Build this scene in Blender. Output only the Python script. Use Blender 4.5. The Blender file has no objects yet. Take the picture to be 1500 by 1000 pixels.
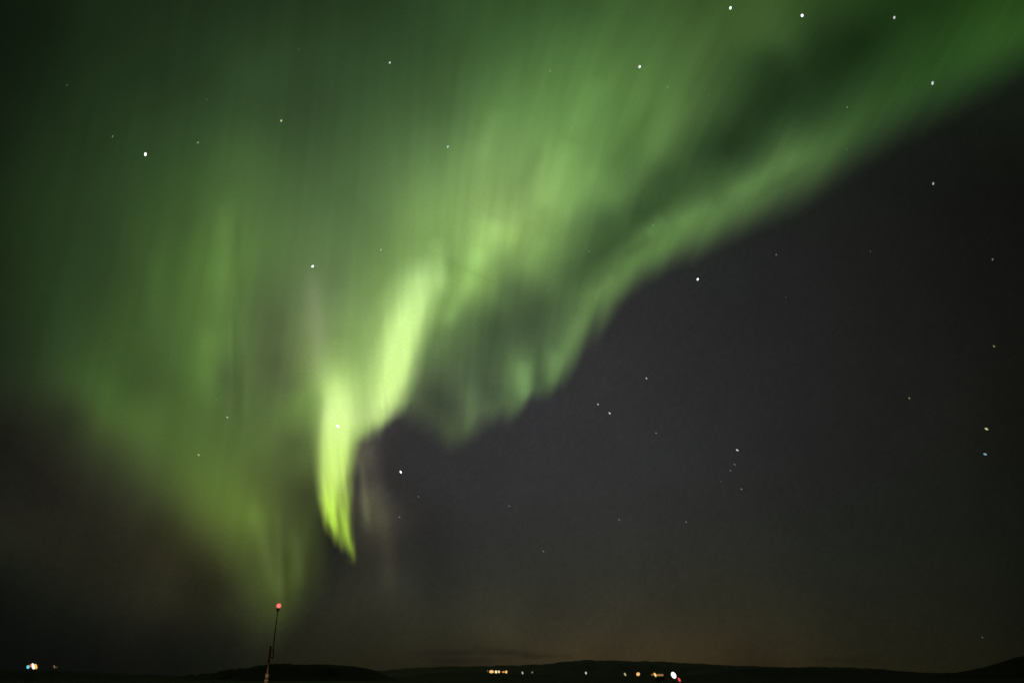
import bpy, bmesh, math, random
import numpy as np
from mathutils import Vector, Matrix
random.seed(4); rng = np.random.default_rng(4)
sc = bpy.context.scene
col = sc.collection

# ---------------------------------------------------------------- camera
CAM_Z = 4.0
PITCH = math.radians(24.3)
FPX = 1083.3                       # focal length in units of the 1500-wide photograph (26 mm on 36 mm)
cd = bpy.data.cameras.new('camera')
cd.lens = 26.0; cd.sensor_width = 36.0; cd.clip_start = 0.1; cd.clip_end = 1.0e6
cam = bpy.data.objects.new('camera', cd); col.objects.link(cam)
cam.location = (0, 0, CAM_Z)
cam.rotation_euler = (math.radians(90) + PITCH, 0, 0)
sc.camera = cam
EYE = np.array([0, 0, CAM_Z])

# ---------------------------------------------------------------- world: a moonless night, nothing but a trace of air glow
w = bpy.data.worlds.new('World'); sc.world = w; w.use_nodes = True
bg = w.node_tree.nodes['Background']
bg.inputs[0].default_value = (0.6, 0.9, 0.6, 1); bg.inputs[1].default_value = 0.002
sc.view_settings.view_transform = 'Standard'; sc.view_settings.look = 'None'
sc.view_settings.exposure = 0; sc.view_settings.gamma = 1
sc.cycles.transparent_max_bounces = 16
sc.cycles.max_bounces = 4

def dirs(x, y):
    """direction on the sky of a bearing given on the photograph's tangent plane"""
    x = np.asarray(x, float); y = np.asarray(y, float)
    a = (x - 750) / FPX; b = (500 - y) / FPX
    cp, sp = math.cos(PITCH), math.sin(PITCH)
    d = np.stack([a, cp - b * sp, sp + b * cp], -1)
    return d / np.linalg.norm(d, axis=-1, keepdims=True)
def plane(d):
    cp, sp = math.cos(PITCH), math.sin(PITCH)
    f = d[..., 1] * cp + d[..., 2] * sp
    u = -d[..., 1] * sp + d[..., 2] * cp
    f = np.maximum(f, 0.15)
    return 750 + FPX * d[..., 0] / f, 500 - FPX * u / f
def at(x, y, dist):
    """point seen on bearing (x, y) at a HORIZONTAL distance dist from the eye"""
    d = dirs(x, y); s = dist / math.hypot(d[0], d[1])
    return Vector(EYE + d * s)
def lin(c):
    c = np.clip(np.asarray(c, float) / 255.0, 0, 1)
    return np.where(c <= 0.04045, c / 12.92, ((c + 0.055) / 1.055) ** 2.4)

# ---------------------------------------------------------------- materials
def mat(name):
    m = bpy.data.materials.new(name); m.use_nodes = True
    return m, m.node_tree.nodes, m.node_tree.links
def m_surface(name, c, rough=0.8, scale=1.0, var=0.35, bump=0.0, metal=0.0):
    m, n, l = mat(name); b = n['Principled BSDF']
    t = n.new('ShaderNodeTexNoise'); t.inputs['Scale'].default_value = scale; t.inputs['Detail'].default_value = 6
    tc = n.new('ShaderNodeTexCoord'); l.new(tc.outputs['Object'], t.inputs['Vector'])
    r = n.new('ShaderNodeValToRGB'); r.color_ramp.elements[0].position = .3; r.color_ramp.elements[1].position = .7
    r.color_ramp.elements[0].color = (*[k * (1 - var) for k in c], 1)
    r.color_ramp.elements[1].color = (*[min(1, k * (1 + var)) for k in c], 1)
    l.new(t.outputs['Fac'], r.inputs[0]); l.new(r.outputs[0], b.inputs['Base Color'])
    b.inputs['Roughness'].default_value = rough; b.inputs['Metallic'].default_value = metal
    if bump:
        bp = n.new('ShaderNodeBump'); bp.inputs['Strength'].default_value = bump
        l.new(t.outputs['Fac'], bp.inputs['Height']); l.new(bp.outputs[0], b.inputs['Normal'])
    return m
def m_glow(name, c, s=1.0, edge=0.5, additive=False):
    """a lit globe: brightest where one looks straight into it, dimmer towards its rim"""
    m, n, l = mat(name); n.remove(n['Principled BSDF'])
    e = n.new('ShaderNodeEmission'); e.inputs[0].default_value = (*lin(c), 1)
    lw = n.new('ShaderNodeLayerWeight'); lw.inputs[0].default_value = 0.5
    mr = n.new('ShaderNodeMapRange'); mr.inputs['From Min'].default_value = 0; mr.inputs['From Max'].default_value = 1
    mr.inputs['To Min'].default_value = s; mr.inputs['To Max'].default_value = s * edge
    l.new(lw.outputs['Facing'], mr.inputs['Value']); l.new(mr.outputs[0], e.inputs[1])
    if additive:                       # a star adds its light to the glow behind it
        t = n.new('ShaderNodeBsdfTransparent'); ad = n.new('ShaderNodeAddShader')
        l.new(e.outputs[0], ad.inputs[0]); l.new(t.outputs[0], ad.inputs[1]); l.new(ad.outputs[0], n['Material Output'].inputs[0])
    else: l.new(e.outputs[0], n['Material Output'].inputs[0])
    return m
def m_attr(name, additive):
    m, n, l = mat(name); n.remove(n['Principled BSDF'])
    a = n.new('ShaderNodeAttribute'); a.attribute_name = 'radiance'
    e = n.new('ShaderNodeEmission'); l.new(a.outputs['Color'], e.inputs[0])
    if additive:
        t = n.new('ShaderNodeBsdfTransparent'); s = n.new('ShaderNodeAddShader')
        l.new(e.outputs[0], s.inputs[0]); l.new(t.outputs[0], s.inputs[1]); l.new(s.outputs[0], n['Material Output'].inputs[0])
    else:
        l.new(e.outputs[0], n['Material Output'].inputs[0])
    tc = n.new('ShaderNodeTexCoord'); v = n.new('ShaderNodeVectorMath'); v.operation = 'NORMALIZE'   # faint graininess of the air glow
    g_ = n.new('ShaderNodeNewGeometry'); l.new(g_.outputs['Position'], v.inputs[0])
    t = n.new('ShaderNodeTexNoise'); t.inputs['Scale'].default_value = 420; t.inputs['Detail'].default_value = 2; l.new(v.outputs[0], t.inputs['Vector'])
    r = n.new('ShaderNodeMapRange'); r.inputs['From Min'].default_value = .2; r.inputs['From Max'].default_value = .8
    q_ = .05 if additive else .10
    r.inputs['To Min'].default_value = 1 - q_; r.inputs['To Max'].default_value = 1 + q_
    l.new(t.outputs['Fac'], r.inputs['Value']); l.new(r.outputs[0], e.inputs[1])
    return m

def tag(o, label=None, cat=None, group=None, kind=None):
    for k, v in (('label', label), ('category', cat), ('group', group), ('kind', kind)):
        if v: o[k] = v
    return o
def empty(name, loc):
    o = bpy.data.objects.new(name, None); o.location = loc; o.empty_display_size = .2
    col.objects.link(o); return o
def link(name, me, m, parent=None, smooth=False):
    o = bpy.data.objects.new(name, me); col.objects.link(o); me.materials.append(m)
    if smooth:
        for p in me.polygons: p.use_smooth = True
    if parent: o.parent = parent
    return o
def bm_obj(name, bm, m, parent=None, smooth=False, loc=None):
    me = bpy.data.meshes.new(name); bm.to_mesh(me); bm.free()
    o = link(name, me, m, parent, smooth)
    if loc is not None: o.location = loc
    return o
def grid_mesh(name, P, keep=None, rad=None):
    """P: (rows, cols, 3)"""
    R, C = P.shape[:2]
    idx = np.arange(R * C).reshape(R, C)
    q = np.stack([idx[:-1, :-1], idx[:-1, 1:], idx[1:, 1:], idx[1:, :-1]], -1).reshape(-1, 4)
    if keep is not None:
        kk = keep.reshape(-1); q = q[kk[q].any(1)]
    used = np.unique(q); remap = -np.ones(R * C, int); remap[used] = np.arange(len(used)); q = remap[q]
    V = P.reshape(-1, 3)[used]
    me = bpy.data.meshes.new(name)
    me.vertices.add(len(V)); me.vertices.foreach_set('co', V.astype(np.float32).ravel())
    me.loops.add(q.size); me.loops.foreach_set('vertex_index', q.ravel().astype(np.int32))
    me.polygons.add(len(q)); me.polygons.foreach_set('loop_start', np.arange(0, q.size, 4, dtype=np.int32))
    me.update(calc_edges=True); me.validate()
    if rad is not None:
        c = np.ones((len(V), 4), np.float32); c[:, :3] = rad.reshape(-1, 3)[used]
        at_ = me.color_attributes.new('radiance', 'FLOAT_COLOR', 'POINT')
        at_.data.foreach_set('color', c.ravel())
    return me

# ---------------------------------------------------------------- how bright and what colour the night glows, bearing by bearing
TXT = """
0 0 14 26 14;60 40 17 30 18;130 0 24 40 20;200 0 27 44 24;300 0 28 48 26;370 0 33 52 30
0 110 18 28 16;70 110 22 38 20;150 110 30 50 28;230 110 34 54 32;300 110 38 60 36;365 110 50 75 44
0 220 24 36 20;70 220 30 50 28;140 220 36 58 32;210 220 44 72 40;280 220 50 78 42;340 220 64 96 52
0 330 26 44 24;70 330 36 58 30;140 330 42 64 38;210 330 56 82 42;280 330 66 98 48;330 330 85 122 60;370 330 80 115 62
470 0 36 56 32;560 0 38 62 34;650 0 48 76 40;750 0 50 85 44
470 80 46 70 40;570 80 52 80 46;650 80 60 88 48;750 80 74 112 58
390 160 50 76 44;470 160 52 78 44;560 160 64 96 54;650 160 74 106 60;700 160 88 130 70;750 160 98 144 76
385 230 68 98 54;450 230 66 94 58;550 230 78 110 66;640 230 98 138 80;700 230 125 162 92;750 230 120 162 92
450 320 86 114 74;540 320 88 125 70;610 320 125 162 92;680 330 136 178 98;720 330 146 182 112;750 330 150 185 105
850 0 60 92 48;950 0 62 95 50;1030 0 58 88 42;1125 0 58 88 38
850 80 84 128 64;940 80 78 120 62;1030 80 70 105 50;1100 50 60 95 42;1125 90 42 66 34
850 150 102 145 72;940 160 88 138 68;1000 160 82 120 60;1060 160 62 86 48;1125 160 40 62 36
800 220 118 165 92;850 220 108 155 78;920 220 86 128 66;970 220 82 122 62;1020 220 58 84 48;1075 220 44 64 40;1125 210 52 78 44
760 290 130 165 95;800 290 142 180 108;850 280 110 155 84;900 290 92 138 76;940 270 72 104 58;980 260 62 86 50;1040 275 68 98 54;1085 275 76 118 60;1125 270 72 104 56
890 325 68 98 58;935 310 60 84 50;1000 320 85 125 66;1050 310 72 105 52;1080 325 38 50 32;1120 320 30 32 30
1200 0 48 72 34;1260 0 38 62 28;1350 0 28 50 22;1430 0 32 62 22;1500 0 38 72 26
1150 60 58 86 44;1200 60 36 56 28;1260 60 28 50 24;1330 60 34 64 26;1400 60 38 72 28;1460 40 44 80 32;1500 60 30 56 22
1200 110 32 54 32;1300 100 38 66 28;1370 90 38 72 28;1430 90 22 44 18;1500 110 18 30 16
1180 170 44 70 38;1260 150 48 78 34;1320 140 30 50 24;1400 130 18 30 16;1500 160 18 26 16
1160 220 76 112 52;1220 200 60 90 44;1260 190 42 64 32;1300 190 24 34 20;1400 200 20 24 20;1500 220 20 20 18
1180 250 48 68 38;1220 240 28 34 24;1300 250 24 26 24;1130 300 30 38 26;1180 320 30 32 30
0 400 26 42 22;60 400 36 58 28;130 400 44 68 42;190 400 52 78 40;240 400 64 98 46;280 400 76 112 52;325 400 92 132 64;370 410 86 118 64
0 500 28 44 26;60 500 38 60 34;100 500 46 74 42;150 500 58 82 42;200 500 62 92 42;240 500 68 94 50;280 490 78 112 56;310 500 90 132 64;345 500 88 120 68;370 500 84 112 66
0 570 30 42 28;60 570 38 56 30;110 560 56 84 44;150 570 66 100 50;200 560 60 88 42;250 560 68 96 46;300 550 86 128 64;330 550 74 102 60;370 550 88 112 66
0 640 28 28 24;60 640 34 38 28;110 610 44 58 34;150 610 68 96 46;200 620 72 104 50;250 630 74 104 50;300 630 82 110 54;350 640 82 110 58
120 660 46 56 34;170 670 58 72 42;220 680 66 92 44;290 690 80 112 54;330 700 88 120 56;370 690 88 108 58
0 720 34 32 28;70 720 38 32 28;150 730 46 46 36;200 720 56 64 42;250 730 66 86 40;300 740 84 108 48;350 750 94 120 54;375 760 92 118 52
0 790 34 36 22;80 790 38 36 28;150 790 42 38 30;220 790 48 48 36;280 790 60 72 40;330 790 70 92 42;370 800 80 98 44
0 830 25 28 19;80 830 33 33 20;150 840 37 34 24;220 850 44 41 28;280 860 38 40 28;330 860 46 56 34;370 850 66 80 38
0 870 17 20 17;80 870 25 28 19;130 870 29 32 21;200 880 40 38 27;250 880 42 41 28;300 900 32 35 24;350 900 44 50 32
0 930 14 16 14;120 930 18 21 18;240 930 22 25 19;350 930 32 34 26
0 980 12 14 12;200 970 18 20 16;350 960 26 28 22
385 600 82 112 58;425 570 86 112 62;385 650 86 116 60;430 650 74 96 54
400 720 78 100 48;440 720 66 76 46;400 780 76 92 46;440 770 70 84 44;395 830 68 84 40;425 800 70 88 46;410 850 76 90 44;435 850 56 68 38;450 870 48 58 36;470 810 50 52 38;480 860 42 44 36;400 885 66 78 34;390 920 48 54 30;430 900 44 48 34;520 860 44 45 38
545 830 46 46 40;525 700 46 42 42;560 720 56 52 48;565 780 60 56 48;570 850 52 52 42;570 650 52 50 52;620 660 48 48 50;640 710 48 48 50;600 760 46 46 48;620 850 42 44 42;500 900 40 42 34
400 345 84 122 64;500 345 86 122 68;550 365 98 138 76;590 360 122 158 92;620 375 138 172 104;655 370 120 165 88;690 360 134 178 98;740 380 116 154 86
400 420 82 114 60;440 420 96 124 84;470 420 104 130 92;500 410 100 132 76;550 410 118 156 84;590 410 140 180 100;615 410 185 228 132;640 410 165 205 128;660 420 120 165 82;690 420 128 168 88;720 420 118 155 82;745 420 80 112 62
410 470 80 102 56;440 470 110 132 92;470 470 122 145 104;510 470 128 160 94;550 460 145 185 98;580 460 192 235 130;600 450 208 250 150;620 440 205 248 148;632 460 150 185 105;650 465 115 150 82;680 460 95 130 70;720 480 72 98 60
410 530 80 98 54;440 530 116 138 92;470 530 136 160 105;510 530 128 165 92;540 530 150 195 98;570 530 205 248 142;590 520 212 252 155;610 500 165 200 115;625 535 85 115 65;660 540 76 100 64;720 530 76 98 66
440 580 118 150 84;470 575 175 210 120;495 575 205 240 140;520 570 165 205 105;540 580 185 228 120;565 570 215 252 150;590 560 190 225 135;607 562 95 120 75;640 580 62 72 58;740 590 56 62 54
440 620 100 130 66;460 630 150 190 90;480 620 210 250 140;500 620 222 254 160;520 620 190 220 120;540 610 160 195 105;560 600 185 215 120;577 602 110 130 80;600 620 56 58 54
445 670 88 112 58;462 665 170 205 95;480 665 215 250 130;505 660 205 240 125;522 665 110 115 75;536 650 70 70 62
455 700 74 92 50;467 695 150 190 80;482 700 210 245 125;500 700 190 225 110;515 690 110 120 72
462 740 66 80 46;475 740 180 225 85;490 735 200 245 100;505 740 150 185 80;520 745 50 48 40;485 765 180 225 75;468 775 54 60 40;500 775 130 165 60;515 785 165 205 70;517 808 140 175 60;495 800 80 96 50;480 795 50 54 38;527 790 50 50 42;517 828 50 54 38
530 680 76 76 62;533 725 82 84 64;538 755 76 76 60;545 690 56 54 50
750 350 150 190 105;770 370 122 162 88;800 370 108 150 78;830 370 90 130 70;850 380 76 104 60;880 370 68 96 52;910 350 66 98 54;940 340 80 118 62;985 340 88 130 68;1020 335 80 110 56;1040 345 44 54 38
760 400 105 140 82;790 400 102 142 78;830 400 76 108 62;860 410 76 104 60;890 400 84 116 64;920 385 92 128 72;945 392 56 68 50;980 372 60 78 52;965 400 40 44 42
760 440 80 105 66;800 450 74 92 62;830 440 84 110 64;865 430 96 130 74;885 430 88 115 70;905 432 44 52 44
760 490 76 98 66;785 490 72 92 64;820 480 82 112 70;840 480 92 122 78;857 482 60 74 56;880 480 46 48 46
755 530 92 130 78;788 530 78 106 66;810 530 92 125 72;827 530 68 86 60;848 540 48 50 48
768 560 100 145 80;788 560 68 88 62;805 550 88 115 72;818 562 52 60 52
765 580 86 124 72;780 587 54 64 52;760 600 50 52 50
690 560 80 104 70;720 570 68 84 62;690 600 84 104 72;690 622 66 76 60;700 642 50 50 50;650 640 54 56 52;650 600 66 78 62
580 690 49 48 50;590 730 48 47 48;560 665 52 50 52;600 655 50 49 51;540 640 54 52 52;570 800 50 47 44;540 870 45 45 39;560 900 44 44 36
1000 400 40 41 42;900 500 46 46 48;1100 500 38 37 39;1125 350 32 34 34;1300 350 26 27 26;1500 350 18 19 17
800 700 50 49 51;1000 700 45 45 46;900 600 49 48 50;1200 650 34 34 34;1400 600 26 27 24;1500 600 20 20 16
800 850 48 48 42;1000 850 44 45 38;1200 850 34 36 30;1400 850 26 28 20;1500 850 20 22 16
620 930 42 44 34;750 930 54 52 38;850 942 58 52 37;950 945 58 51 36;1050 955 56 46 30;1150 955 46 40 26;1250 955 36 34 24;1400 955 28 28 20
700 890 48 50 40;900 890 50 50 40;500 930 36 38 28;550 955 40 36 24;450 950 32 34 24;1050 890 44 44 32
650 985 34 30 21;900 985 52 41 28;1100 985 44 35 23;1500 970 22 22 14
620 900 43 45 37;780 912 47 48 40;860 908 48 49 40;950 910 47 48 39;1050 914 43 44 35;1150 920 40 41 30;1250 920 32 34 25
700 955 47 42 29;770 955 55 47 32;850 960 63 52 35;950 963 62 50 33;1040 965 56 45 29;1130 966 45 38 24
"""
PTS = np.array([[float(v) for v in t.split()] for t in TXT.replace('\n', ';').split(';') if t.strip()])
# the sky behind the aurora
SKY = """0 0 8 12 8;200 0 10 15 10;400 0 14 18 13;700 0 18 24 17;1000 0 18 24 17;1250 0 15 20 13;1500 0 14 18 12
0 200 12 16 12;300 200 18 24 18;600 200 24 30 24;900 200 26 31 26;1200 160 20 26 20;1500 160 18 22 16
0 400 16 20 15;250 400 24 28 22;500 400 32 36 32;750 400 38 40 38;0 600 24 24 20;200 600 30 30 26;400 600 40 40 38;650 600 48 48 48
0 720 30 29 25;200 720 38 35 30;350 720 40 38 33;450 760 42 42 36;300 850 38 38 28;400 850 38 40 30
0 820 24 26 20;150 820 36 34 26;220 870 38 36 27"""
SK = np.array([[float(v) for v in t.split()] for t in SKY.replace('\n', ';').split(';') if t.strip()])
clean = PTS[(PTS[:, 1] > 180) & ((PTS[:, 0] > 560) | (PTS[:, 1] > 860)) & ((PTS[:, 3] - PTS[:, 2]) < 7)]
SK = np.vstack([SK, clean])

def hue_terms(x, y, g):
    u = (x - 750) / 750; v = (y - 500) / 500; w = (g - 80) / 100
    return np.stack([np.ones_like(u), u, v, u * u, u * v, v * v, u ** 3, u * u * v, u * v * v, v ** 3, w, w * u, w * v], -1)
def rbf_fit(P, c, nug=1.0, nug2=220.0):
    """green channel fitted closely; the red/green and blue/green ratios drift slowly (cubic + loose residual)"""
    X = P[:, :2]
    D = np.sqrt(((X[:, None] - X[None]) ** 2).sum(-1) + c * c)
    n = len(P); out = []
    q = np.stack([P[:, 2] / P[:, 3], P[:, 4] / P[:, 3]], -1)
    H = hue_terms(P[:, 0], P[:, 1], P[:, 3])
    hw = np.linalg.solve(H.T @ H + np.eye(H.shape[1]) * .3, H.T @ q)
    for ng, V in ((nug, P[:, 3:4]), (nug2, q - H @ hw)):
        A = np.zeros((n + 1, n + 1)); A[:n, :n] = -D + np.eye(n) * ng; A[:n, n] = 1; A[n, :n] = 1
        B = np.zeros((n + 1, V.shape[1])); B[:n] = V
        out.append(np.linalg.solve(A, B))
    return X, np.hstack(out), c, hw
def rbf(model, x, y):
    X, Wt, c, hw = model
    out = np.empty(x.shape + (3,)); xf, yf = x.ravel(), y.ravel(); o = out.reshape(-1, 3)
    for s in range(0, len(xf), 20000):
        D = -np.sqrt((xf[s:s + 20000, None] - X[None, :, 0]) ** 2 + (yf[s:s + 20000, None] - X[None, :, 1]) ** 2 + c * c)
        o[s:s + 20000] = D @ Wt[:-1] + Wt[-1]
    g = np.clip(out[..., 0], 3, 255)
    q = hue_terms(x, y, g) @ hw
    return np.stack([g * np.clip(out[..., 1] + q[..., 0], .3, 1.3), g, g * np.clip(out[..., 2] + q[..., 1], .2, 1.15)], -1)

# the crisp lower border of the aurora: x, y, half width of the transition
EDGE = np.array([float(v) for v in """330 1100 60 385 960 45 425 915 38 455 870 36 468 820 32 474 770 24 492 720 16 512 685 12 524 650 10 545 633 11 580 610 14
600 608 26 632 628 30 660 640 24 690 638 18 708 616 20 740 600 20 775 588 14 800 574 13 822 560 14 846 520 17 870 480 18 900 436 19 940 400 23
1000 367 28 1060 336 31 1120 306 34 1180 269 36 1240 227 38 1300 187 40 1360 152 42 1430 116 44 1500 82 46 1700 0 50""".split()]).reshape(-1, 3)
def border(x, y):
    """signed distance to the border in transition widths: positive inside the aurora"""
    best = np.full(x.shape, 1e9); sd = np.zeros(x.shape); wd = np.ones(x.shape)
    for (x0, y0, w0), (x1, y1, w1) in zip(EDGE[:-1], EDGE[1:]):
        dx, dy = x1 - x0, y1 - y0
        t = np.clip(((x - x0) * dx + (y - y0) * dy) / (dx * dx + dy * dy), 0, 1)
        ex, ey = x - x0 - t * dx, y - y0 - t * dy
        d = np.hypot(ex, ey); c = dx * (y - y0) - dy * (x - x0)
        m = d < best - 1e-6
        best = np.where(m, d, best); sd = np.where(m, np.where(c < 0, d, -d), sd); wd = np.where(m, w0 + t * (w1 - w0), wd)
    return sd / wd
# the two bright folds: y, then seven x/opacity knots from left to right
FOLD2 = """350 580 0 595 0 608 0 620 0 632 0 645 0 668 0
372 575 0 590 .05 605 .1 620 .14 634 .14 648 .07 672 0
390 568 0 588 .16 604 .34 618 .5 632 .45 647 .27 672 0
410 558 0 583 .32 599 .64 613 .86 628 .72 644 .5 672 0
440 535 0 568 .3 586 .68 603 .95 619 .9 634 .42 656 0
470 518 0 553 .22 570 .62 590 1 610 .95 627 .36 648 0
500 508 0 542 .2 559 .6 581 1 601 .95 618 .4 640 0
530 498 0 533 .22 551 .6 574 1 595 .94 610 .36 630 0
560 492 .0 526 .3 543 .6 566 1 588 .92 602 .36 620 0
590 498 0 520 .34 537 .6 558 .93 578 .74 592 .3 608 0
612 504 0 521 .42 534 .6 550 .74 565 .6 577 .28 592 0
632 508 0 520 .25 530 .36 540 .4 549 .3 557 .14 568 0
650 508 0 520 0 528 0 536 0 542 0 550 0 558 0"""
FOLD1 = """490 448 0 466 .0 480 .0 495 .0 508 .0 518 .0 538 0
520 446 0 464 .05 478 .12 493 .16 506 .14 518 .08 538 0
545 444 0 464 .18 478 .36 493 .46 506 .4 518 .25 540 0
565 442 0 465 .27 480 .62 493 .8 507 .68 519 .42 540 .0
585 445 0 467 .25 481 .75 492 .94 510 .84 521 .52 540 0
620 443 0 464 .25 477 .8 492 1 512 .9 523 .52 540 0
660 448 0 465 .3 476 .84 490 1 507 .86 518 .38 530 0
700 455 0 466 .32 474 .8 488 .97 502 .82 512 .4 524 0
735 460 0 469 .42 476 .86 487 .95 498 .76 509 .56 520 0
755 464 0 472 .4 478 .88 485 .95 494 .74 508 .66 521 0
772 468 0 477 .4 483 .86 489 .8 499 .62 510 .72 521 0
790 476 0 484 .3 490 .5 497 .55 505 .62 512 .8 522 0
806 486 0 493 .15 500 .3 507 .42 512 .6 516 .8 522 0
820 498 0 504 0 509 .05 513 .12 515 .3 517.5 .5 522 0
832 500 0 505 0 509 .0 512 .0 514 .0 517 .0 522 0"""
def fold(txt, x, y):
    R = np.array([[float(v) for v in l.split()] for l in txt.split('\n')])
    K = (R.shape[1] - 1) // 2
    kx = [np.interp(y, R[:, 0], R[:, 1 + 2 * k]) for k in range(K)]
    ka = [np.interp(y, R[:, 0], R[:, 2 + 2 * k]) for k in range(K)]
    sl = [np.zeros_like(x)]
    for k in range(1, K - 1): sl.append((ka[k + 1] - ka[k - 1]) / (kx[k + 1] - kx[k - 1]))
    sl.append(np.zeros_like(x)); out = np.zeros_like(x)
    for k in range(K - 1):
        h = kx[k + 1] - kx[k]; t = (x - kx[k]) / h; m = (t >= 0) & (t < 1)
        v = (2*t**3-3*t**2+1)*ka[k] + (t**3-2*t**2+t)*h*sl[k] + (-2*t**3+3*t**2)*ka[k+1] + (t**3-t**2)*h*sl[k+1]
        out = np.where(m, v, out)
    return np.clip(out, 0, 1)
FC = np.array([[370, 185, 225, 145], [420, 200, 240, 148], [470, 212, 252, 152], [560, 216, 252, 150], [610, 222, 254, 156], [660, 216, 250, 135], [700, 212, 247, 122], [740, 204, 246, 96], [770, 190, 236, 78], [800, 165, 205, 66], [825, 140, 175, 58]], float)
def foldalpha(x, y):
    a1, a2 = fold(FOLD1, x, y), fold(FOLD2, x, y)
    return 1 - (1 - a1) * (1 - a2)

EXTRA = np.array([[float(v) for v in t.split()] for t in """600 450 118 158 86;640 420 120 160 88;590 520 112 148 82;560 580 112 146 80;500 560 132 164 96;490 600 120 150 84;485 660 88 116 62;480 710 72 90 50""".split(';')])
bd = border(PTS[:, 0], PTS[:, 1]); fa = foldalpha(PTS[:, 0], PTS[:, 1])
AU = np.vstack([PTS[(bd > 0.9) & (fa < 0.08)], EXTRA])
skyp = PTS[(bd < -1.1) & (fa < 0.02)]
M_T = rbf_fit(AU, 14.0, 5.0); M_N = rbf_fit(skyp, 40.0); M_S = rbf_fit(np.vstack([SK, skyp]), 20.0)

def vnoise(x, y, seed):
    """smooth value noise, unit cell, roughly -1..1"""
    g = np.random.default_rng(seed).uniform(-1, 1, (512, 512))
    xi = np.floor(x).astype(int); yi = np.floor(y).astype(int)
    fx = x - xi; fy = y - yi; fx = fx * fx * (3 - 2 * fx); fy = fy * fy * (3 - 2 * fy)
    a = g[xi % 512, yi % 512]; b = g[(xi + 1) % 512, yi % 512]; c = g[xi % 512, (yi + 1) % 512]; d = g[(xi + 1) % 512, (yi + 1) % 512]
    return (a * (1 - fx) + b * fx) * (1 - fy) + (c * (1 - fx) + d * fx) * fy
def rbf_mean(x, y):
    """very broad average of the curtain, used to deepen the contrast of its rays"""
    g = 95 * np.exp(-(((x - 720) / 520) ** 2 + ((y - 330) / 420) ** 2)) + 20
    return np.stack([g * .74, g, g * .58], -1)
def stroke(x, y, p0, p1, w0, w1):
    dx, dy = p1[0] - p0[0], p1[1] - p0[1]
    t = ((x - p0[0]) * dx + (y - p0[1]) * dy) / (dx * dx + dy * dy); tc = np.clip(t, 0, 1)
    d = np.hypot(x - p0[0] - tc * dx, y - p0[1] - tc * dy)
    return np.exp(-(d / (w0 + tc * (w1 - w0))) ** 2) * np.clip(1.15 - np.abs(tc * 2 - 1) ** 3, 0, 1)

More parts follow.
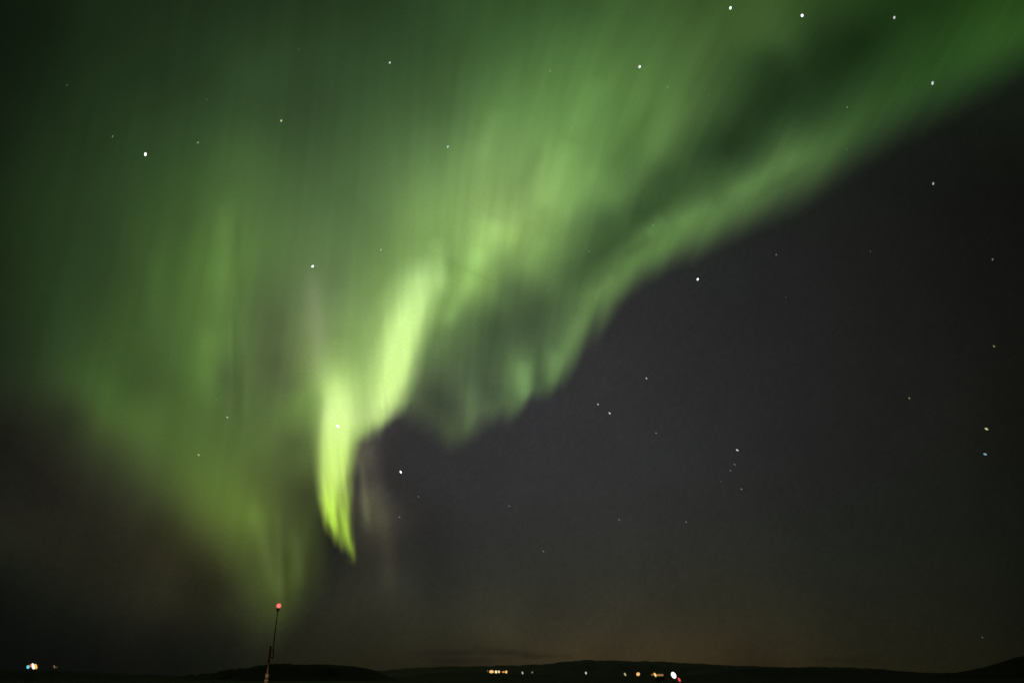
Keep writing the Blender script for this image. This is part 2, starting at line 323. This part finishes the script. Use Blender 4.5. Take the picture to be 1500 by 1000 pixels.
def total_and_sky(x, y):
    xc = np.clip(x, -10, 1510); yc = np.clip(y, -10, 1010)
    tilt = 0.45 * np.clip((x - 560) / 500, 0, 1.3); rx = x + tilt * (y - 300)
    wob = (9 + 6 * np.exp(-((x - 850) / 150) ** 2)) * vnoise(rx / 50.0, y / 900.0, 11) + (5 + 6 * np.exp(-((x - 830) / 170) ** 2)) * vnoise(rx / 17.0, y / 500.0, 12)
    k = np.clip((border(x, y + wob) * (1 - .12 * np.clip((x - 800) / 200, 0, 1)) + 1) / 2, 0, 1); k = (k * k * (3 - 2 * k))[..., None]
    A = np.clip(rbf(M_T, xc, yc), 3, 255); N = np.clip(rbf(M_N, xc, yc), 3, 255)
    # rays: soft upright striations, leaning a little with the field lines
    lean = (x - 750) * (1 - (y - 500) / 2400.0)
    st = 0.5 * vnoise(lean / 34.0, y / 260.0, 1) + 0.35 * vnoise(lean / 15.0 + 7, y / 150.0, 2) + 0.3 * vnoise(lean / 6.0, y / 80.0, 3)
    bl = vnoise(x / 70.0, y / 70.0, 4)
    fine = vnoise(rx / 9.0, y / 110.0, 21) + 0.7 * vnoise(rx / 22.0, y / 200.0, 22) + 0.5 * vnoise(rx / 4.5, y / 60.0, 23)
    vert = vnoise(lean / 11.0, y / 190.0, 24) + 0.8 * vnoise(lean / 26.0, y / 300.0, 25)
    wr = np.clip((x - 480) / 160, 0, 1)
    A = A * (1 + 0.02 * bl + wr * 0.024 * fine + (1 - wr) * 0.022 * vert)[..., None]
    A = A * np.array([.99, .955, .975]) * (1 - .07 * np.exp(-(((x - 880) / 260) ** 2 + ((y - 110) / 150) ** 2)))[..., None]
    mn = rbf_mean(x, y); A = mn + (A - mn) * (1 + .08 * wr[..., None])
    A = A * (1 - np.array([.09, .03, 0]) * (np.clip((300 - x) / 150, 0, 1) * np.clip((y - 620) / 120, 0, 1))[..., None])
    A = A * (1 + np.array([.03, 0, -.03]) * np.clip((700 - x) / 500, 0, 1)[..., None])
    for p0, p1, w0, w1, amp in (((407, 740), (410, 885), 7, 4, 9), ((430, 770), (442, 862), 9, 7, 9), ((419, 800), (421, 890), 6, 5, -9),
                                ((343, 440), (345, 610), 5, 4, -6), ((338, 470), (338, 560), 4, 3, 5), ((353, 480), (352, 640), 5, 4, -4), ((362, 480), (360, 620), 6, 5, 4),
                                ((330, 290), (322, 470), 12, 14, 7), ((349, 320), (350, 450), 6, 8, -6), ((300, 480), (308, 600), 12, 16, 6), ((222, 360), (236, 520), 14, 16, 5),
                                ((767, 525), (768, 588), 14, 10, 22), ((812, 510), (805, 566), 9, 6, 16), ((787, 500), (788, 570), 7, 6, -8), ((690, 560), (692, 640), 18, 9, 14),
                                ((850, 455), (812, 555), 11, 8, 12), ((370, 730), (404, 872), 15, 9, 14), ((225, 730), (345, 885), 42, 28, -11), ((462, 700), (452, 800), 12, 12, -7), ((455, 790), (448, 890), 13, 15, -10),
                                ((692, 400), (728, 318), 25, 24, 26), ((684, 415), (706, 362), 13, 13, 12), ((652, 480), (694, 400), 11, 16, 24), ((792, 310), (835, 205), 18, 18, 14), ((835, 200), (880, 110), 14, 18, 10),
                                ((662, 375), (655, 425), 9, 7, -16), ((640, 345), (648, 430), 12, 11, 16), ((770, 400), (800, 345), 12, 14, 10), ((755, 375), (775, 320), 7, 8, -8),
                                ((820, 330), (880, 235), 14, 16, 8), ((760, 280), (790, 210), 9, 12, -9), ((905, 300), (1010, 150), 16, 18, 7), ((880, 265), (960, 150), 10, 12, -6),
                                ((700, 235), (735, 160), 14, 16, 6), ((870, 440), (900, 400), 9, 10, 10), ((945, 345), (975, 318), 10, 14, 14), ((985, 330), (1050, 293), 12, 14, 12),
                                ((1060, 290), (1170, 222), 12, 18, 12), ((1090, 300), (1190, 240), 8, 8, -6), ((915, 375), (952, 350), 6, 6, -9), ((855, 395), (1000, 275), 12, 14, -9),
                                ((1010, 250), (1180, 110), 26, 34, -5), ((1180, 110), (1330, 20), 30, 36, -5), ((605, 540), (640, 470), 10, 14, -10), ((720, 440), (735, 560), 18, 20, -8), ((655, 590), (670, 520), 12, 12, 6)):
        A = A + stroke(x, y, p0, p1, w0, w1)[..., None] * amp * np.array([.78, 1, .6])
    A = A + stroke(x, y, (456, 390), (470, 565), 13, 17)[..., None] * np.array([14, 9, 14.])
    N = N * np.array([1, 1, .975])
    N = N * (1 + 0.02 * vnoise(x / 40.0, y / 40.0, 6) + 0.012 * vnoise(x / 5.0, y / 14.0, 7))[..., None]
    for p0, p1, w_, amp in (((690, 951), (790, 958), 4, -9), ((600, 958), (700, 955), 3, -6), ((760, 961), (850, 963), 3, -8), ((620, 966), (760, 969), 3, -5), ((1180, 966), (1300, 968), 4, -5)):
        N = N + stroke(x, y, p0, p1, w_, w_)[..., None] * amp * np.array([1, .9, .6])      # thin dark cloud streaks
    N0 = N
    N = N + stroke(x, y, (528, 668), (539, 775), 6, 6)[..., None] * np.array([22, 23, 15.]) + stroke(x, y, (560, 735), (572, 868), 13, 12)[..., None] * np.array([10, 8, 4.])
    N = N + stroke(x, y, (533, 640), (558, 740), 12, 16)[..., None] * np.array([12, 11, 8.])
    T = N * (1 - k) + A * k
    a = foldalpha(x + 2.0 * vnoise(x / 9.0, y / 60.0, 13), y + (2.5 + 2.5 * np.clip((y - 690) / 60, 0, 1)) * (vnoise(x / 5.0, y / 160.0, 16) + .5 * vnoise(x / 12.0, y / 160.0, 17) + 1.2 * np.clip((y - 690) / 60, 0, 1)))
    ry = vnoise((x - 0.12 * y) / 5.0, y / 55.0, 14) + 0.6 * vnoise((x - 0.12 * y) / 11.0, y / 90.0, 15)
    a = np.clip(a * (1 + 0.05 * st) * (1 + ry * (0.05 + 0.13 * np.clip((y - 660) / 90, 0, 1))), 0, 1)[..., None]
    F = np.stack([np.interp(y, FC[:, 0], FC[:, i]) for i in (1, 2, 3)], -1)
    T = T * (1 - a) + F * a
    T = lin(T); S = np.clip(rbf(M_S, xc, yc), 3, 255)
    S = lin(S * (1 - (1 - k) ) + N0 * (1 - k)); S = np.minimum(S, T)
    return T, S

# ---------------------------------------------------------------- sky dome
R_SKY = 180000.0
az = np.radians(np.concatenate([np.arange(-180, -40, 5.0), np.arange(-40, 40, 0.25), np.arange(40, 180.1, 5.0)]))
el = np.radians(np.concatenate([np.arange(-2, 56, 0.25), np.arange(56, 90.01, 2.0)]))
AZ, EL = np.meshgrid(az, el)
D = np.stack([np.sin(AZ) * np.cos(EL), np.cos(AZ) * np.cos(EL), np.sin(EL)], -1)
px, py = plane(D)
T, S = total_and_sky(px, py)
off = np.maximum(0, np.abs(np.degrees(AZ)) - 42) / 60.0
S = S * np.exp(-off)[..., None]
gr = np.random.default_rng(9).uniform(-1, 1, S.shape[:2])
S = S * (1 + 0.05 * gr[..., None])
sky = link('sky', grid_mesh('sky', EYE + D * R_SKY, None, S), m_attr('night_sky', False))
tag(sky, 'clear dark night sky behind the aurora and stars', 'sky', kind='structure')

# ---------------------------------------------------------------- the aurora: four glowing sheets, each hung at its own distance
gx = np.arange(-66, 1567, 3.0); gy = np.arange(-66, 960, 3.0)
GX, GY = np.meshgrid(gx, gy)
T, S = total_and_sky(GX, GY)
E = np.maximum(T - S, 0)
E[(E.max(-1) < 0.0006)] = 0
def sm(t): t = np.clip(t, 0, 1); return t * t * (3 - 2 * t)
def seg_w(poly, width, soft):
    """1 close to a polyline, 0 far from it"""
    best = np.full(GX.shape, 1e9)
    for (x0, y0, w0), (x1, y1, w1) in zip(poly[:-1], poly[1:]):
        dx, dy = x1 - x0, y1 - y0
        t = np.clip(((GX - x0) * dx + (GY - y0) * dy) / (dx * dx + dy * dy), 0, 1)
        dd = np.hypot(GX - x0 - t * dx, GY - y0 - t * dy) / (w0 + t * (w1 - w0))
        best = np.minimum(best, dd)
    return sm((width + soft - best) / soft)
w_fold = seg_w([(516, 840, 22), (488, 740, 36), (488, 600, 52), (560, 570, 55), (600, 470, 50), (625, 400, 40)], 0.75, 0.6)
w_band = seg_w([(765, 600, 40), (800, 520, 50), (850, 440, 55), (930, 370, 50), (1080, 290, 60), (1250, 170, 70), (1400, 80, 80), (1560, 10, 90)], 0.75, 0.5)
w_left = sm((560 - GX - (GY - 500) * 0.1) / 240.0)
w_band = w_band * (1 - w_fold)
rest = (1 - w_fold) * (1 - w_band)
parts = [('bright_fold', w_fold, 62000, 3000, 'brilliant yellow-green folded curtain narrowing to a point'),
         ('lower_band', w_band, 74000, 6000, 'pale green band with a crisp lower edge running to the upper right'),
         ('high_curtain', rest * (1 - w_left), 88000, 8000, 'broad soft green curtain with upright rays'),
         ('diffuse_veil', rest * w_left, 102000, 8000, 'dim olive green veil spreading over the left of the sky')]
au_base = empty('aurora', (0, 60000, 10000))
tag(au_base, 'green aurora borealis curtains folding across the night sky, brightest in a hanging yellow-green ray', 'aurora')
m_au = m_attr('aurora_glow', True)
DG = dirs(GX, GY)
for name, wt, r0, amp, lab in parts:
    Ei = E * wt[..., None]
    keep = Ei.max(-1) > 0.0012
    Ei = np.maximum(Ei, 0)
    fold = np.sin(GX / 47.0 + 1.3 * np.sin(GY / 260.0)) * 0.35 + np.sin(GX / 190.0 + GY / 400.0) * 0.65
    r = r0 + amp * fold
    P = EYE + DG * r[..., None] - np.array(au_base.location)
    o = link(name, grid_mesh(name, P, keep, Ei), m_au, au_base)
    o['label'] = lab

# ---------------------------------------------------------------- ground and hills
m_ground = m_surface('dark_heath', (0.05, 0.03, 0.045), 0.95, 0.02, 0.4)
g = bmesh.new()
rings = [0, 30, 80, 200, 500, 1200, 3000, 8000, 20000, 60000, 170000]
prev = None
for r in rings[1:]:
    ring = [g.verts.new((r * math.sin(k * math.pi / 32), r * math.cos(k * math.pi / 32), -0.0 if r > 400 else random.uniform(-.3, .1))) for k in range(64)]
    if prev is None: g.faces.new(ring[::-1])
    else:
        for k in range(64): g.faces.new((prev[k], prev[(k + 1) % 64], ring[(k + 1) % 64], ring[k]))
    prev = ring
bmesh.ops.recalc_face_normals(g, faces=g.faces)
tag(bm_obj('ground', g, m_ground), 'black open ground along the bottom edge of the view', 'ground', kind='structure')

def hill(poly, dist, depth, m, label, rough=1.0, seed=0):
    xs = np.arange(poly[0][0], poly[-1][0] + .1, 3.0)
    ys = np.interp(xs, [p[0] for p in poly], [p[1] for p in poly])
    k = np.ones(5) / 5; yp = np.pad(ys, 2, mode='edge'); ys = np.convolve(yp, k, 'valid')
    ys = ys + rough * 0.5 * vnoise(xs / 9.0, xs * 0 + seed, 20 + seed) + rough * 0.25 * vnoise(xs / 3.5, xs * 0, 40 + seed)
    ts = np.linspace(-1, 1, 23)
    P = np.zeros((len(ts), len(xs), 3))
    for i, (x, y) in enumerate(zip(xs, ys)):
        d = dirs(x, y); h = math.hypot(d[0], d[1])
        top = max(CAM_Z + d[2] / h * dist, 0.0) * 1.0
        for j, t in enumerate(ts):
            rr = dist + depth * t
            prof = math.cos(t * math.pi / 2) ** 1.3
            z = (top + dist * 0.0012 * 0) * prof
            z += prof * (1 - prof) * top * 0.5 * vnoise(np.array([x / 14.0]), np.array([t * 4.0]), 60 + seed)[0]
            P[j, i] = (d[0] / h * rr, d[1] / h * rr, z - 0.6)
    return tag(link('hill', grid_mesh('hill', P), m, smooth=True), label, 'hill', kind='structure')
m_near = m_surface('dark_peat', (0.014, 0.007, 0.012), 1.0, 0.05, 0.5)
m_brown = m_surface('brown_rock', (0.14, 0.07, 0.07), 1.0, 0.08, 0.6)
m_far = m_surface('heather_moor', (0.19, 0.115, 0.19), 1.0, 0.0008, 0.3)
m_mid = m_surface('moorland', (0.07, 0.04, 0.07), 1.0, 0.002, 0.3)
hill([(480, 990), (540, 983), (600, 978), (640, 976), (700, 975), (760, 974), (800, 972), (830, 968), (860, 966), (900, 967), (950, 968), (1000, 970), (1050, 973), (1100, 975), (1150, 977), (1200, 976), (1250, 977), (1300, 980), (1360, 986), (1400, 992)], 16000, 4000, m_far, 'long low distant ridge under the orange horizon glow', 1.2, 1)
hill([(880, 992), (1000, 989), (1050, 986), (1075, 980), (1120, 977), (1200, 978), (1280, 980), (1350, 984), (1420, 985), (1480, 990)], 8000, 2000, m_mid, 'dark low hill in front of the distant ridge, right of centre', 1, 2)
hill([(590, 992), (620, 986), (660, 984), (700, 985), (800, 987), (900, 990)], 7000, 1500, m_mid, 'dark rise behind the row of orange lamps', 1, 5)
hill([(-120, 972), (0, 979), (60, 981), (150, 984), (250, 988), (330, 992)], 1500, 300, m_mid, 'low dark slope at the far left behind the shore lamps', 1, 3)
hill([(215, 996), (260, 990), (300, 984), (325, 981), (350, 977), (372, 975), (400, 980)], 950, 60, m_brown, 'brownish rocky knoll left of the mast', 3, 4)
hill([(330, 1001), (345, 990), (360, 980), (375, 973), (395, 971), (410, 970), (440, 972), (460, 971), (490, 972), (520, 974), (545, 979), (560, 985), (575, 991), (600, 999)], 860, 120, m_near, 'black rounded hill behind the mast', 1, 6)
hill([(1330, 996), (1380, 987), (1420, 981), (1450, 974), (1475, 966), (1490, 961), (1510, 959), (1600, 948), (1650, 960)], 1800, 400, m_near, 'black hill rising at the right edge', 1, 7)

# ---------------------------------------------------------------- mast with a red lamp
m_wood = m_surface('weathered_wood', (0.55, 0.36, 0.20), 0.8, 3.0, 0.4, 0.3)
m_metal = m_surface('black_painted_steel', (0.06, 0.06, 0.05), 0.6, 6.0, 0.3)
m_collar = m_surface('pale_rope', (0.34, 0.29, 0.23), 0.8, 20.0, 0.2)
m_house = m_surface('lamp_casing', (0.6, 0.5, 0.42), 0.6, 10, 0.2)
def cyl(bm, p0, p1, r0, r1, n=14):
    p0, p1 = Vector(p0), Vector(p1); d = p1 - p0
    mtx = Matrix.Translation((p0 + p1) / 2) @ d.to_track_quat('Z', 'Y').to_matrix().to_4x4()
    bmesh.ops.create_cone(bm, cap_ends=True, segments=n, radius1=r0, radius2=r1, depth=d.length, matrix=mtx)
def box(bm, c, s, bev=0.0):
    r = bmesh.ops.create_cube(bm, size=1, matrix=Matrix.Translation(c) @ Matrix.Diagonal((*s, 1)))
    if bev:
        es = list({e for v in r['verts'] for e in v.link_edges})
        bmesh.ops.bevel(bm, geom=es, offset=bev, segments=2, affect='EDGES')
MD = 42.0
b0 = at(390, 1000, MD)
def mz(y):                                  # height on the mast of what is seen at photo height y
    return at(400, y, MD).z
mast = empty('mast', (b0.x, b0.y, 0))
tag(mast, 'thin upright mast with a glowing red lamp at its top, standing before the black hill', 'mast')
def X(x, y): return at(x, y, MD).x - b0.x
U = 1 / FPX * MD * 1.12
bm = bmesh.new(); cyl(bm, (0, 0, -0.3), (0.0, 0, mz(946)), 0.07, 0.045)
bm_obj('lower_pole', bm, m_wood, mast, True)
bm = bmesh.new(); cyl(bm, (0.13, 0, mz(967)), (0.13, 0, mz(895)), 0.038, 0.018)
bm_obj('upper_pole', bm, m_metal, mast, True)
bm = bmesh.new(); box(bm, (0.07, 0, mz(963)), (0.22, 0.10, 0.06), .015); box(bm, (0.07, 0, mz(952)), (0.20, 0.10, 0.05), .012)
box(bm, (0.165, 0, mz(958)), (0.07, 0.10, 0.30), .02)
bm_obj('bracket', bm, m_metal, mast)
for y, h, rr in ((988, .16, .10), (997.5, .2, .12)):
    bm = bmesh.new()
    for k in range(4): cyl(bm, (0, 0, mz(y) - h / 2 + k * h / 4), (0, 0, mz(y) - h / 2 + (k + 1) * h / 4 - .008), rr, rr * .92)
    bm_obj('collar', bm, m_collar, mast, True)
bm = bmesh.new(); box(bm, (0.0, 0, mz(992.5)), (.17, .17, .07), .02); bm_obj('clamp', bm, m_metal, mast)
bm = bmesh.new(); cyl(bm, (0.13, 0, mz(895.5)), (0.14, 0, mz(890)), 0.06, 0.09); 
hs = bm_obj('lamp_housing', bm, m_house, mast, True)
bm = bmesh.new(); bmesh.ops.create_icosphere(bm, subdivisions=3, radius=0.125, matrix=Matrix.Translation((0.15, 0, mz(886.6))))
bm_obj('lamp_globe', bm, m_glow('red_lamp', (255, 120, 105), 1.3, 0.35), mast, True)

# unseen warm lamp, added at the mast foot to account for the lit lower pole
bm = bmesh.new(); box(bm, (0, -1.0, mz(1013)), (.12, .12, .12), .02); cyl(bm, (0, -1.0, mz(1013)), (0, 0, mz(1014)), .025, .025, 8); bm_obj('added_foot_lamp', bm, m_metal, mast)
ld = bpy.data.lights.new('added_foot_lamp_light', 'SPOT'); ld.energy = 30; ld.color = (1.0, 0.62, 0.34); ld.spot_size = math.radians(70); ld.spot_blend = .8; ld.shadow_soft_size = .03
lo = bpy.data.objects.new('added_foot_lamp_light', ld); col.objects.link(lo); lo.parent = mast; lo.location = (0, -1.0, mz(1013) + .1)
lo.rotation_euler = (Vector((0, 0, mz(970))) - Vector(lo.location)).to_track_quat('-Z', 'Y').to_euler()

# ---------------------------------------------------------------- lamps along the far shore
m_post = m_surface('lamp_post_steel', (0.03, 0.03, 0.03), 0.6, 5, .2)
glows = {}
def lamp(x, y, rx, ry, c, label, dist=620, tilt=0.0, s=1.2, group=None, cat='lamp', name='street_lamp', edge=.5):
    p = at(x, y, dist); u = dist / FPX * 1.06
    rx *= .8; ry *= .8
    base = empty(name, (p.x, p.y, 0)); tag(base, label, cat, group)
    base.rotation_euler.z = -math.atan2(p.x, p.y)
    bm = bmesh.new()
    cyl(bm, (0, .3, -0.5), (0, .3, p.z), .14, .08, 8); box(bm, (0, 0, p.z + ry * u + .06), (min(rx * u, .6), .7, .10), .03)
    cyl(bm, (0, .3, p.z), (0, .3, p.z + ry * u + .06), .08, .06, 8)
    bm_obj('post', bm, m_post, base)
    bm = bmesh.new()
    bmesh.ops.create_icosphere(bm, subdivisions=3, radius=1.0, matrix=Matrix.Translation((0, -.3, p.z)) @ Matrix.Rotation(tilt, 4, 'Y') @ Matrix.Diagonal((rx * u, min(rx, ry) * u, ry * u, 1)))
    key = (c, s, edge)
    if key not in glows: glows[key] = m_glow('lit_lamp_glass', c, s, edge)
    bm_obj('lantern', bm, glows[key], base, True)
    return base
GL = 'lamps glowing along the far left shore'; GR = 'lamps glowing along the far right shore'
T30 = math.radians(28)
lamp(41, 976.2, 1.7, 2.4, (90, 215, 235), 'small cyan lamp at the left end of the far left lights', tilt=-T30, group=GL)
lamp(45, 974.3, 1.7, 2.0, (225, 110, 80), 'small dull orange-red lamp just right of the cyan lamp', tilt=-T30, s=.9, group=GL)
lamp(48.6, 975.2, 1.8, 4.2, (255, 245, 225), 'white brightest lamp in the far left cluster', tilt=-T30, s=1.6, group=GL)
lamp(52.4, 975.4, 1.7, 3.6, (255, 180, 85), 'orange lamp at the right side of the far left cluster', tilt=-T30, s=1.3, group=GL)
lamp(79.7, 975.8, 1.1, 2.2, (120, 95, 75), 'faint brown lamp standing alone right of the far left cluster', tilt=-T30, s=1, group=GL)
lamp(83.2, 976.6, .9, 1.4, (60, 60, 45), 'very faint greenish lamp at the right end of the left shore', tilt=-T30, s=1, group=GL)
lamp(714.4, 982, .8, 1.6, (110, 110, 90), 'tiny dim lamp at the left tip of the orange row', s=.8, group=GR)
lamp(720, 983, 3.8, 2.3, (255, 195, 110), 'wide orange lamp, leftmost of the bright orange row', s=1.15, group=GR)
lamp(726.6, 983.3, 2.0, 2.2, (255, 235, 180), 'cream lamp second in the bright orange row', s=1.2, group=GR)
lamp(730.8, 983.2, 1.9, 2.0, (255, 210, 140), 'pale orange lamp third in the bright orange row', s=1.1, group=GR)
lamp(737.6, 983.5, 2.6, 1.3, (235, 160, 75), 'flat orange lamp fourth in the bright orange row', s=.9, group=GR)
lamp(741.6, 983.4, 1.7, 2.2, (255, 205, 115), 'yellow-orange lamp at the right end of the bright orange row', s=1.1, group=GR)
lamp(765.4, 984.8, 1.3, 2.1, (185, 185, 165), 'small grey-white lamp a little right of the orange row', tilt=-T30 / 2, s=1, group=GR)
lamp(779.7, 984, 1.2, 1.5, (120, 125, 115), 'fainter grey lamp, second one right of the orange row', s=1, group=GR)
lamp(858.3, 985, 1.4, 2.0, (205, 210, 195), 'single pale lamp midway between the orange row and the white floodlight', tilt=-T30 / 2, s=1, group=GR)
lamp(915.6, 987, 1.4, 2.5, (185, 185, 135), 'dim yellow-green lamp left of the orange pair', tilt=-T30, s=1, group=GR)
lamp(934.7, 986.6, 3.0, 2.6, (255, 190, 120), 'rounded orange lamp left of the slim tilted one', tilt=-T30, s=1.15, group=GR)
lamp(955.4, 987.4, 1.4, 1.2, (190, 115, 60), 'tiny brown-orange lamp touching the slim tilted lamp', s=.9, group=GR)
lamp(959.6, 987.6, 1.7, 3.2, (255, 205, 130), 'slim tilted orange lamp beside the lit hut', tilt=-T30, s=1.25, group=GR)
lamp(986.8, 988.2, 3.5, 4.9, (255, 255, 250), 'large white floodlight, brightest light on the right shore', tilt=-T30, s=1.8, group=GR, cat='floodlight', name='floodlight', edge=.75)
lamp(995, 994.8, 1.7, 3.2, (240, 85, 80), 'small red lamp just below the white floodlight', tilt=-T30, s=1.1, group=GR)
# hut with a long lit front right of the slim tilted lamp
hp = at(966.5, 988, 640); ug = 640 / FPX * 1.06
hut = empty('hut', (hp.x, hp.y, 0)); hut.rotation_euler.z = -math.atan2(hp.x, hp.y)
tag(hut, 'low dark hut with a long dim lit window, between slim orange lamp and white floodlight', 'hut')
bm = bmesh.new(); box(bm, (0, 2.0, hp.z / 2), (6.4, 4, hp.z + 1.6)); bm_obj('wall', bm, m_metal, hut)
bm = bmesh.new()
zt = hp.z + .8
vs = [bm.verts.new(v) for v in ((-3.5, -.3, zt), (3.5, -.3, zt), (3.5, 4.3, zt), (-3.5, 4.3, zt), (-3.5, 2, zt + .9), (3.5, 2, zt + .9))]
for f in ((0, 1, 5, 4), (2, 3, 4, 5), (0, 4, 3), (1, 2, 5), (3, 2, 1, 0)): bm.faces.new([vs[i] for i in f])
bm_obj('roof', bm, m_metal, hut)
fr = bmesh.new()
for q in (-1, 1): box(fr, (q * 2.75, -.05, hp.z), (.12, .09, 1.6)); box(fr, (0, -.05, hp.z + q * .8), (5.4, .09, .12))
wf = bm_obj('window', fr, m_post, hut)
bm = bmesh.new(); box(bm, (0, -.03, hp.z), (5.3, .04, 1.45)); bm_obj('pane', bm, m_glow('lit_window', (150, 110, 65), 1.0, .8), wf)

# ---------------------------------------------------------------- stars
STARS = """1070,12,1.0,w,bright bluish-white star near the top edge, left one of the top right pair
1175,23,1.0,w,bright white star near the top edge, right one of the top right pair
1310,26,.7,w,small white star high in the dark gap above the right end of the aurora band
1366,122,.9,w,white star on the lower edge of the aurora band near the upper right corner
1241,157,.35,w,tiny star inside the aurora band at its upper right half
1367,269,.6,w,star alone on black sky below the right end of the aurora band
937,98,1.0,w,bright white star in the green veil top centre-right
806,104,.45,g,faint star in the green veil left of the bright top centre-right star
978,128,.3,g,very faint star just right of the bright top centre-right star
1038,139,.25,g,faintest star on the edge of the dark lane near top right
571,92,.7,w,lone white star in the dim green near the top centre-left
438,73,.25,g,very faint smudge of a star near the top left of centre
412,177,.7,y,pale star in the upper left green above the bright star at mid height
656,215,.75,b,bluish star just above the broad bright part of the aurora
290,209,.5,y,small star right of the brightest star in the upper left
213,226,1.0,w,brightest star in the dark green upper left
165,200,.3,g,faint star left of the brightest upper left star
98,125,.25,g,faint star closest to the upper left corner
303,146,.25,g,faint star above the small star of the upper left
458,390,1.0,w,bright white star left of the glowing aurora fold
558,366,.6,y,small yellowish star just above and left of the fold
495,624,1.3,w,star shining through the brightest part of the aurora
587,691,.95,w,bright star on dark sky just right of the hanging ray
585,757,.45,w,faint star directly below the bright one beside the ray
613,727,.35,w,faint star lower right of the bright one beside the ray
957,330,.4,g,faint star within the pale lower band above its edge
863,368,.3,g,faint star in the dark lane beside the lower band
1022,409,1.0,w,brightest star on the dark sky right of the aurora
1137,373,.5,w,dim star on dark sky right of and above the brightest one there
1275,368,.2,w,barely visible star in the dark sky at upper right
1454,380,.4,w,small dim star near the right edge at mid height
1151,435,.2,w,barely visible star right of the brightest dark sky star
947,554,.6,w,uppermost star of the loose chain below the aurora band
876,592,.65,w,left star of the close pair below the aurora band
893,605,.7,w,right star of the close pair below the aurora band
961,634,.5,w,lowest right star of the loose chain below the aurora band
1080,659,.7,w,top and brightest star of the small cluster at lower right
1076,680,.4,w,second star down in the small cluster at lower right
1070,689,.3,w,third star down in the small cluster at lower right
1086,716,.45,w,bottom star of the small cluster at lower right
1056,705,.2,w,faint left star of the small cluster at lower right
1445,628,.7,y,yellowish upper star of the pair near the right edge
1443,665,.65,b,bluish lower star of the pair near the right edge
1456,507,.3,y,faint star above the pair near the right edge
1332,583,.3,y,faint star left of the pair near the right edge
746,741,.45,w,small star on dark grey sky below the tip of the lower band
796,807,.45,w,lowest star over the centre horizon
907,761,.35,w,faint star in the middle of the empty lower sky
1005,764,.3,w,faint star below and left of the small cluster
333,611,.6,y,yellowish star in the lower left green veil
291,666,.6,y,lowest yellowish star in the left green veil
317,585,.25,g,faint star above the yellowish one in the left veil
1241,219,.25,g,faint star on the lower edge of the aurora band
1439,933,.25,w,faint low star above the right edge hill"""
cols = {'w': (235, 245, 245), 'g': (170, 215, 160), 'y': (215, 225, 160), 'b': (160, 215, 235)}
R_ST = 50000.0
smat = {}
for i, ln in enumerate(STARS.split('\n')):
    x, y, b, c, lab = ln.split(',', 4)
    x, y, b = float(x), float(y), float(b)
    d = dirs(x, y)
    bm = bmesh.new()
    rad = (0.62 + 1.0 * b) * R_ST / FPX * (1 / max(.6, float(d[1] * math.cos(PITCH) + d[2] * math.sin(PITCH)))) ** .9
    bmesh.ops.create_icosphere(bm, subdivisions=2, radius=rad)
    k = (c, round(b * 5))
    if k not in smat:
        smat[k] = m_glow('starlight', tuple(v * (0.08 + 0.90 * min(1, b) ** 1.15) for v in cols[c]), 0.8 + 1.0 * max(0, b - .55), 0.25, True)
    o = bm_obj('star', bm, smat[k], None, True, Vector(EYE + d * R_ST))
    el_ = random.uniform(1.15, 1.6); o.scale = (0.95 / el_ ** .5, 1.0, el_)
    ang = (18 if x < 760 else 8) if y < 480 else -48
    o.rotation_euler = (0, math.radians(ang + random.uniform(-22, 22)), 0)
    tag(o, lab, 'star', 'stars in the night sky')
